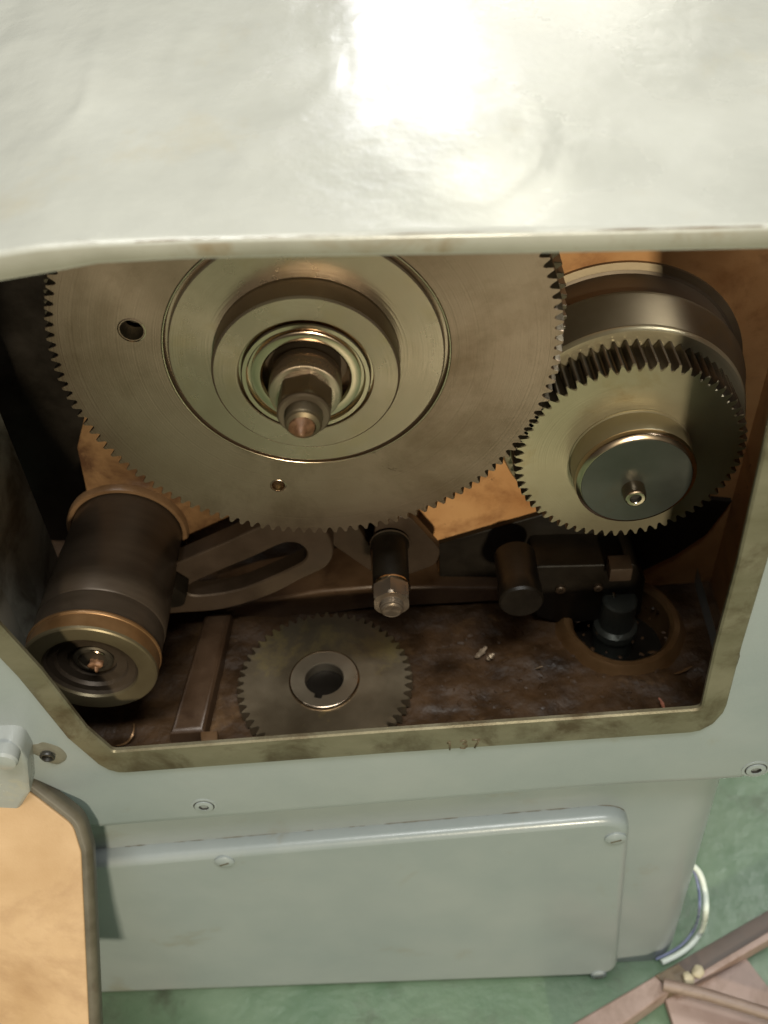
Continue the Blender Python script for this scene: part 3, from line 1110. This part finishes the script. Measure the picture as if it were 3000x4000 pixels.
lathe(bm, [(0.0434, -0.0525), (0.0430, -0.0542), (0.0420, -0.0550), (0.0330, -0.0550), (0.0310, -0.0544), (0.0300, -0.0515)], (cx, cz), n=110)
part('end_ring', bm, 'olive', sl)
bm = B()
lathe(bm, [(0.0302, -0.0525), (0.0285, -0.0505), (0.0240, -0.0500), (0.0225, -0.0475), (0.0160, -0.0470), (0.0155, -0.0440), (0.0, -0.0440)], (cx, cz), n=90)
part('seal', bm, 'sleeve', sl)
bm = B()
lathe(bm, [(0.0130, -0.041), (0.0130, -0.0462), (0.0120, -0.0475), (0.0095, -0.0478), (0.0090, -0.0468), (0.0, -0.0468)], (cx + 0.001, cz + 0.001), n=40)
part('shaft_end', bm, 'teeth', sl)
bm = B()
bmesh.ops.create_icosphere(bm, subdivisions=4, radius=0.0048, matrix=Matrix.Translation((cx + 0.002, -0.0478, cz - 0.002)))
for v in bm.verts:
    d = v.co - Vector((cx + 0.002, -0.0478, cz - 0.002))
    v.co += d * (0.9 * noise.noise(v.co * 260)) + Vector((0, 0, -0.2 * abs(d.x)))
part('grease_lump', bm, 'rusttip', sl)
bm = B()
for a0, a1, rr, w in ((R(195), R(262), 0.0262, 0.0016), (R(35), R(80), 0.0125, 0.0007)):
    P = [(cx + rr * math.cos(a0 + (a1 - a0) * i / 16), -0.0482, cz + rr * math.sin(a0 + (a1 - a0) * i / 16)) for i in range(17)]
    tube(bm, P, w, 8, [w * (0.25 + math.sin(math.pi * i / 16)) for i in range(17)])
part('retaining_clip', bm, 'bright', sl)

# the sleeve widens a little towards its open end and sits slightly askew
for ch in sl.children:
    for v in ch.data.vertices:
        t = (0.085 - v.co.y) / 0.14
        k = 1.0 + 0.085 * t
        v.co.x = cx + (v.co.x - cx) * k - 0.0055 * t
        v.co.z = cz + (v.co.z - cz) * k

# ------------------------------------------------------------------ slotted arm and its neighbours
YA = 0.052
arm = thing('slotted_arm', (-0.08, YA, 0.77), 'dull brown iron arm with a long slot and rounded end below the largest gear', 'arm')


def zp(x, y, sc, ox, oy):
    return (ox + x / sc, oy + y / sc)


aout = [zp(x, y, 1.659, 700, 1950) for x, y in ((-150, 470), (80, 375), (300, 280), (560, 165), (760, 120), (900, 165), (975, 245), (1000, 330), (985, 400), (930, 455), (790, 520),
                                               (640, 600), (470, 665), (280, 715), (60, 735), (-150, 720))]
slot = [zp(x, y, 1.659, 700, 1950) for x, y in ((60, 560), (150, 515), (300, 450), (480, 375), (620, 310), (700, 284), (770, 290), (820, 330), (826, 375), (790, 415),
                                               (680, 470), (520, 540), (380, 590), (210, 620), (90, 625), (40, 600))]
so = smooth_path([(*p, 0) for p in aout + aout[:1]], 5)[:-1]
si = smooth_path([(*p, 0) for p in slot + slot[:1]], 5)[:-1]
Po = XZ([(p.x, p.y) for p in so], YA)
Pi = XZ([(p.x, p.y) for p in si], YA)
# match the loops by direction from the slot's middle line
cxm = Vector((sum(p[0] for p in Pi) / len(Pi), sum(p[1] for p in Pi) / len(Pi)))


def resample(P, n, start):
    # closed loop, n points, starting nearest to start
    k0 = min(range(len(P)), key=lambda i: (Vector(P[i]) - start).length)
    P = P[k0:] + P[:k0]
    P = P + P[:1]
    L = [0]
    for a, b in zip(P, P[1:]):
        L.append(L[-1] + (Vector(a) - Vector(b)).length)
    out = []
    j = 0
    for i in range(n):
        s = L[-1] * i / n
        while L[j + 1] < s:
            j += 1
        t = (s - L[j]) / max(L[j + 1] - L[j], 1e-9)
        out.append(tuple(Vector(P[j]).lerp(Vector(P[j + 1]), t)))
    return out


st = Vector(XZ([(1310, 2150)], YA)[0])
Po = resample(Po, 72, st)
Pi = resample(Pi, 72, st)
part('slotted_plate', ring_solid(B(), Pi, Po, YA, YA + 0.016, 0.0018), 'arm', arm, smooth=35)
c = atY(660, 2270, YA)
bm = B()
hexprism(bm, (c.x + 0.004, c.z), 0.013, YA - 0.018, YA - 0.002, a0=R(10))
part('clamp_nut', bm, 'black', arm)

br = thing('tie_bar', (0.02, 0.07, 0.79), 'narrow grey brown flat bar slanting behind the rounded end of the slotted arm', 'bar')
bm = B()
prism(bm, XZ([(1255, 2050), (1400, 2060), (1450, 2140), (1452, 2235), (1300, 2130), (1240, 2075)], 0.072), 0.072, 0.080, bevel=0.001)
part('flat_bar', bm, 'arm', br)

pt = thing('pivot_plate', (0.05, 0.05, 0.80), 'grey brown plate with a rounded corner behind the upright threaded stud', 'plate')
bm = B()
pp2 = round_poly(XZ([(1470, 2020), (1600, 2015), (1722, 2150), (1705, 2205), (1600, 2245), (1500, 2235), (1455, 2150)], 0.052), 0.012, 5)
prism(bm, pp2, 0.052, 0.060, bevel=0.001)
part('plate_face', bm, 'arm', pt)

sx, sz = 0.0405, 0.785
stud = thing('stud', (sx, 0.05, sz), 'black round stud with bright hexagon nut and threaded tip above the loose gear', 'stud')
bm = B()
lathe(bm, [(0.0130, 0.050), (0.0148, 0.0495), (0.0152, 0.0480), (0.0140, 0.0460), (0.0136, 0.0450), (0.0136, 0.0060), (0.0128, 0.0045)], (sx, sz), n=48)
part('sleeve_tube', bm, 'black', stud)
bm = B()
lathe(bm, [(0.0150, 0.0492), (0.0154, 0.0485), (0.0150, 0.0475)], (sx, sz), n=48)
part('edge_ring', bm, 'hubsteel', stud)
bm = B()
lathe(bm, [(0.010, 0.0052), (0.0140, 0.0052), (0.0144, 0.0035), (0.0138, 0.0022), (0.010, 0.0022)], (sx, sz), n=48)
part('washer', bm, 'bright', stud)
bm = B()
hexprism(bm, (sx, sz), 0.0146, -0.0115, 0.0022, a0=R(30), cham=0.0018)
part('hex_nut', bm, 'hubsteel', stud, smooth=18)
bm = B()
pr = [(0.0088, -0.0110)]
for k in range(4):
    pr += [(0.0088, -0.0118 - k * 0.0013), (0.0082, -0.0124 - k * 0.0013)]
pr += [(0.0080, -0.0172), (0.0066, -0.0184), (0.0062, -0.0180), (0.0030, -0.0176), (0.0, -0.0176)]
lathe(bm, pr, (sx, sz), n=36)
part('threaded_tip', bm, 'hubsteel', stud)

# ------------------------------------------------------------------ black bracket right of the stud
bk = thing('black_bracket', (0.12, 0.05, 0.75), 'large black oily bracket plate with painted-in drum shadow under the thick yellowish gear', 'bracket')
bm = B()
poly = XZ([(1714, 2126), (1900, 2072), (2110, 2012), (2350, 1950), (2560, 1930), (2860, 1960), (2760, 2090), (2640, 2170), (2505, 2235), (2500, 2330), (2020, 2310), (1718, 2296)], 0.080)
prism(bm, poly, 0.080, 0.0845, bevel=0.001)  # black plate; its right outline paints in the drum's cast shadow
part('bracket_plate_and_shadow', bm, 'black', bk)
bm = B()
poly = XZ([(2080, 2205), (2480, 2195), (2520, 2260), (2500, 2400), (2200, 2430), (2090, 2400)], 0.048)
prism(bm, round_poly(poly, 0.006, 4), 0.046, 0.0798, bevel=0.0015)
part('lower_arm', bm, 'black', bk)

pv = thing('pivot_pin', (0.14, 0.03, 0.74), 'short black round pin with a curved bright edge left of the bracket bolt', 'pin')
c = atY(2010, 2170, 0.05)
bm = B()
lathe(bm, [(0.0160, 0.050), (0.0160, 0.018), (0.0168, 0.0165), (0.0168, 0.004), (0.0155, 0.002), (0.006, 0.0018), (0, 0.0018)], (c.x, c.z), n=48)
part('pin_body', bm, 'black', pv)
bm = B()
P = [(c.x + 0.0158 * math.cos(R(55 + 70 * i / 12)), 0.0172, c.z + 0.0158 * math.sin(R(55 + 70 * i / 12))) for i in range(13)]
tube(bm, P, 0.0004, 6, [0.0001 + 0.0004 * math.sin(math.pi * i / 12) for i in range(13)])
part('worn_edge', bm, 'bright', pv)

bt = thing('bracket_bolt', (0.2, 0.03, 0.75), 'small square headed bolt with a bright worn edge on the black bracket', 'bolt')
c = atY(2420, 2225, 0.036)
bm = B()
box(bm, c.x - 0.0085, c.x + 0.0085, 0.030, 0.045, c.z - 0.007, c.z + 0.007, bevel=0.0008)
part('bolt_head', bm, 'arm', bt)

q = atY(2130, 2300, 0.046)
for dx, r_ in ((0.0, 0.0042), (0.030, 0.0036)):
    bm = B()
    lathe(bm, [(r_, 0.0462), (r_, 0.0435), (r_ * 0.8, 0.0428), (r_ * 0.4, 0.0428), (r_ * 0.35, 0.0445), (0, 0.0445)], (q.x + 0.012 + dx, q.z), n=24)
    part('set_screw', bm, 'arm', bk)

tp = thing('drain_plug', (rc[0], rc[1], ZS + 0.02), 'dark round plug with a small bright cross handle standing in the brown ring', 'plug')
bm = B()
lathe(bm, [(0.0, ZS + 0.036), (0.0125, ZS + 0.036), (0.0140, ZS + 0.034), (0.0143, ZS + 0.006), (0.0178, ZS + 0.003), (0.0182, ZS - 0.004), (0.0165, ZS - 0.0055), (0.0165, ZS - 0.028)], (rc[0] - 0.004, rc[1] + 0.000), axis='Z', n=48)
part('plug_body', bm, 'cap', tp)
bm = B()
a = Vector((rc[0] - 0.008, rc[1] + 0.006, ZS + 0.041))
tube(bm, [a, a + Vector((0.013, 0.004, 0.006))], 0.0016, 8)
tube(bm, [a + Vector((0.000, -0.004, -0.006)), a + Vector((-0.003, 0.006, 0.004))], 0.0014, 8)
part('cross_handle', bm, 'bright', tp)

# ------------------------------------------------------------------ loose gear lying in the recess
lx, ly = -0.0165, -0.0095
lg = thing('loose_gear', (lx, ly, ZS), 'loose dark gear with painted gold highlights lying flat on the recess floor with an empty keyed bore', 'gear')
zt_ = ZS + 0.0165
ZT = ZS + 0.0125
bm = B()
gear(bm, (lx, ly), 54, 0.0700, 0.0645, 0.0275, ZT, ZS + 0.0025, phase=R(3), axis='Z', seg=1, cham=0.0008, jitter=0.7)
part('toothed_disc', bm, 'sparegear', lg, smooth=28)
# hub with keyed bore
bm = B()
n = 120
rb = 0.0152


def borer(a):
    # keyway towards the front left
    ka = R(-105)
    d = (a - ka + math.pi) % (2 * math.pi) - math.pi
    if abs(d) < 0.17:
        return rb + 0.0032
    return rb


loopi, loopb, loopc = [], [], []
for i in range(n):
    a = 2 * math.pi * i / n
    r_ = borer(a)
    loopc.append(bm.verts.new((lx + (r_ + 0.0006) * math.cos(a), ly + (r_ + 0.0006) * math.sin(a), ZT + 0.0022)))
    loopi.append(bm.verts.new((lx + r_ * math.cos(a), ly + r_ * math.sin(a), ZT + 0.0016)))
    loopb.append(bm.verts.new((lx + r_ * math.cos(a), ly + r_ * math.sin(a), ZS + 0.002)))
o1 = [bm.verts.new((lx + 0.0268 * math.cos(2 * math.pi * i / n), ly + 0.0268 * math.sin(2 * math.pi * i / n), ZT + 0.0022)) for i in range(n)]
o2 = [bm.verts.new((lx + 0.0276 * math.cos(2 * math.pi * i / n), ly + 0.0276 * math.sin(2 * math.pi * i / n), ZT + 0.0014)) for i in range(n)]
o3 = [bm.verts.new((lx + 0.0278 * math.cos(2 * math.pi * i / n), ly + 0.0278 * math.sin(2 * math.pi * i / n), ZT - 0.002)) for i in range(n)]
for A, Bq in ((loopb, loopi), (loopi, loopc), (loopc, o1), (o1, o2), (o2, o3)):
    for i in range(n):
        j = (i + 1) % n
        bm.faces.new((A[i], A[j], Bq[j], Bq[i]))
part('hub', bm, 'sparehub', lg, smooth=35)
bm = B()
lathe(bm, [(0.0266, ZT + 0.0021), (0.0268, ZT + 0.0028), (0.0276, ZT + 0.0026), (0.0281, ZT + 0.0012), (0.0281, ZT - 0.001)], (lx, ly), axis='Z', n=90)
part('hub_edge', bm, 'bright', lg, smooth=60)

bm = B()
lathe(bm, [(0.0, ZS + 0.0052), (0.0175, ZS + 0.0052), (0.0178, ZS + 0.003)], (lx, ly), axis='Z', n=40)
part('bore_shade_disc', bm, 'black', body)  # black disc added under the bore to stand for its shade

# ------------------------------------------------------------------ swarf and crumbs on the floor of the recess
bm = B()
rnd = random.Random(3)
for k in range(170):
    x = rnd.uniform(0.06, 0.285)
    y = rnd.uniform(YF + 0.045, 0.06)
    s = rnd.uniform(0.0006, 0.0020)
    z = ZS + 0.0035 * noise.noise((x * 40, y * 40, 0)) + 0.0018 * noise.noise((x * 120, y * 120, 3))
    mt = Matrix.Translation((x, y, z + s * 0.3)) @ Matrix.Rotation(rnd.uniform(0, 6.28), 4, 'Z') @ Matrix.Rotation(rnd.uniform(-0.5, 0.5), 4, 'X') @ Matrix.Diagonal((rnd.uniform(1, 2.6), 1, 0.4, 1))
    bmesh.ops.create_icosphere(bm, subdivisions=1, radius=s, matrix=mt)
sw = link('swarf', bm, 'sump', smooth=20)
sw['kind'] = 'stuff'
sw['label'] = 'brown crumbs and metal chips on the greasy recess floor'


def curl(px, py, L, lab, mat, w=0.0011, bend=0.5, ang=0.0):
    c = atZ(px, py, ZS + 0.005)
    bm = B()
    P = []
    for i in range(9):
        t = i / 8 - 0.5
        P.append(Vector((t * L * math.cos(ang) - bend * t * t * L * math.sin(ang), t * L * math.sin(ang) + bend * t * t * L * math.cos(ang), 0.003 * math.sin(3 * t))))
    tube(bm, [c + p for p in P], w, 6, [w * (0.4 + math.sin(math.pi * (i + 0.5) / 9) * (0.7 + 0.3 * ((i * 7) % 3))) for i in range(9)])
    o = link('metal_chip', bm, mat, smooth=40)
    o['label'] = lab
    o['category'] = 'metal chip'
    o['group'] = 'metal chips lying on the recess floor'
    return o


curl(1880, 2550, 0.011, 'pale flat chip in the middle of the recess floor, right of the loose gear', 'chip', 0.0017, 0.3, 0.5)
curl(1915, 2566, 0.006, 'small yellowish chip just right of the pale flat one', 'chip', 0.0016, 0.2, 0.1)
curl(2590, 2755, 0.011, 'reddish sliver near the right end of the sill', 'redchip', 0.0010, 0.4, 1.9)
curl(2670, 2620, 0.014, 'thin brown sliver to the right of the brown ring', 'rust', 0.0008, 0.2, 0.15)
curl(2105, 2608, 0.006, 'tiny bright sliver left of the brown ring', 'chip', 0.0006, 0.2, -0.5)
curl(2345, 2580, 0.005, 'tiny bright crumb on the front edge of the brown ring', 'chip', 0.0009, 0.2, 0.5)
curl(510, 2885, 0.020, 'curled brown shaving beside the left end of the sill', 'rust', 0.0008, 1.2, 0.9)

# ------------------------------------------------------------------ hinge lug and door at the lower left
YH = YG - 0.006
lug = thing('hinge_lug', atY(60, 2990, YH), 'white painted hinge lug with a round pin at the left edge', 'hinge')
bm = B()
prism(bm, round_poly(XZ([(-160, 2905), (75, 2890), (112, 2960), (122, 3080), (60, 3180), (-160, 3140)], YH - 0.006), [0, 0.012, 0.004, 0.004, 0, 0], 6), YH - 0.010, YG + 0.002, bevel=0.003, seg=3)
part('lug_body', bm, 'white', lug)
c = atY(22, 2950, YH - 0.012)
bm = B()
lathe(bm, [(0.0090, YH - 0.008), (0.0090, YH - 0.016), (0.0078, YH - 0.0180), (0.003, YH - 0.0188), (0, YH - 0.0188)], (c.x, c.z), n=40)
part('pin', bm, 'white', lug)

# greasy hollow where the door stay was screwed
bm = B()
c = atY(192, 2940, YG)
bmesh.ops.create_icosphere(bm, subdivisions=4, radius=0.010, matrix=Matrix.Translation((c.x, YG + 0.001, c.z)) @ Matrix.Diagonal((1.1, 0.28, 1.5, 1)))
for v in bm.verts:
    v.co += (v.co - Vector((c.x, YG, c.z))) * 0.35 * noise.noise(v.co * 110)
part('greasy_patch', bm, 'paint_dirty', body)
bm = B()
lathe(bm, [(0.0052, YG - 0.004), (0.0046, YG - 0.0052), (0.0036, YG - 0.0050), (0.0032, YG - 0.002), (0, YG - 0.002)], (c.x, c.z + 0.001), n=24)
for v in bm.verts:
    v.co += Vector((noise.noise(v.co * 500), 0, noise.noise(v.co * 480))) * 0.0008
part('stripped_hole', bm, 'hole', body)

# door: leans out at the bottom
dn = Vector((0.10, -0.80, 0.55)).normalized()
dp = atY(200, 3150, YG - 0.014)
dpx = [(-420, 2750), (-20, 2985), (285, 3222), (318, 3330), (348, 4000), (372, 4300), (-420, 4300)]
door = thing('gear_cover_door', dp, 'open gear cover door at the lower left showing its pale orange primed inside', 'door')
Dp = [atP(x, y, dp, dn) for x, y in dpx]
U = (Dp[1] - Dp[0]).normalized()
U = (U - dn * U.dot(dn)).normalized()
V = dn.cross(U)


def to2(p):
    d = p - dp
    return (d.dot(U), d.dot(V))


def from2(q, h):
    return dp + U * q[0] + V * q[1] + dn * h


P2 = [to2(p) for p in Dp]
P2 = round_poly(P2, [0, 0.01, 0.018, 0.02, 0, 0, 0], 6)
inn2 = offset_poly(P2, -0.0035)


def slab(bm, outl, h0, h1, bev):
    n = len(outl)
    L = []
    for k in range(4):
        a = math.pi / 2 * k / 3
        L.append([bm.verts.new(from2(q, h1 - bev * (1 - math.cos(a)))) for q in offset_poly(outl, -bev * (1 - math.sin(a)))])
    L.append([bm.verts.new(from2(q, h0)) for q in outl])
    for A, Bq in zip(L, L[1:]):
        for i in range(n):
            bm.faces.new((A[i], A[(i + 1) % n], Bq[(i + 1) % n], Bq[i]))
    bm.faces.new(L[0])
    bm.faces.new(L[-1][::-1])
    return bm


outer2 = offset_poly(P2, 0.0075)
part('door_rim', slab(B(), outer2, -0.013, -0.001, 0.005), 'door_edge', door, smooth=50)
part('door_inside', slab(B(), P2, -0.004, 0.0008, 0.001), 'door_primer', door, smooth=50)
# ------------------------------------------------------------------ cable behind the base corner
YC = -0.062
cb = thing('cable', atY(2740, 3600, YC), 'pale curved cable bulging out beside the lower right corner of the base', 'cable')
bm = B()
CP = [atY(2640, 3330, -0.03), atY(2725, 3400, -0.04), atY(2753, 3480, -0.055), atY(2757, 3560, -0.075), atZ(2740, 3632, FLOOR + 0.022), atZ(2700, 3690, FLOOR + 0.010),
      atZ(2650, 3728, FLOOR + 0.006), atZ(2585, 3760, FLOOR + 0.006)]
tube(bm, smooth_path(CP, 8), 0.0029, 14)
part('pale_lead', bm, 'cable', cb)
bm = B()
tube(bm, smooth_path([p + Vector((-0.0055, 0.003, 0.001)) for p in CP], 8), 0.0014, 12)
part('blue_lead', bm, 'bluecable', cb)

# ------------------------------------------------------------------ steel stand on the floor, lower right
ft = thing('floor_stand', atZ(2700, 3900, FLOOR), 'pinkish tan steel stand of angle bar, plate and rod on the floor', 'stand')
H1 = FLOOR + 0.030


def strip(px_poly, z1, z0, bev=0.001):
    q = [atZ(x, y, z1) for x, y in px_poly]
    return prism(B(), [(p.x, p.y) for p in q], z1, z0, bevel=bev, axis='Z')


part('bar', strip([(2180, 4030), (2560, 3810), (2620, 3868), (2410, 4020), (2300, 4100)], H1, FLOOR + 0.002, 0.002), 'pink', ft)
part('bar_web', strip([(2560, 3810), (3200, 3440), (3200, 3520), (2625, 3866)], H1 - 0.001, FLOOR + 0.002, 0.001), 'darkbar', ft)
part('bar_flange', strip([(2640, 3855), (3200, 3520), (3200, 3556), (2660, 3872)], H1 + 0.002, FLOOR + 0.010, 0.001), 'pink', ft)
part('plate', strip([(2600, 3905), (2880, 3735), (2905, 3728), (3060, 3930), (3200, 4100), (2660, 4100)], FLOOR + 0.012, FLOOR + 0.004, 0.001), 'pink', ft)
bm = B()
tube(bm, [atZ(x, y, FLOOR + 0.034) for x, y in ((2590, 3845), (2760, 3885), (3000, 3960), (3200, 4020))], 0.0058, 16)
part('rod', bm, 'darkpink', ft)
bm = B()
for px, py, s in ((2688, 3820, 0.0056), (2728, 3796, 0.0060)):
    c = atZ(px, py, H1 + 0.003)
    bmesh.ops.create_icosphere(bm, subdivisions=3, radius=s, matrix=Matrix.Translation(c) @ Matrix.Diagonal((1, 1, 0.7, 1)))
for v in bm.verts:
    v.co += Vector((noise.noise(v.co * 200), noise.noise(v.co * 210), 0)) * 0.002
part('weld_bead', bm, 'cream', ft)
bm = B()
strip_px = [(2560, 3808), (2650, 3762), (2712, 3822), (2620, 3872)]
q = [atZ(x, y, H1 + 0.001) for x, y in strip_px]
prism(bm, [(p.x, p.y) for p in q], H1 + 0.0015, FLOOR + 0.004, bevel=0.002, axis='Z')
part('bracket_patch', bm, 'gunk', ft)
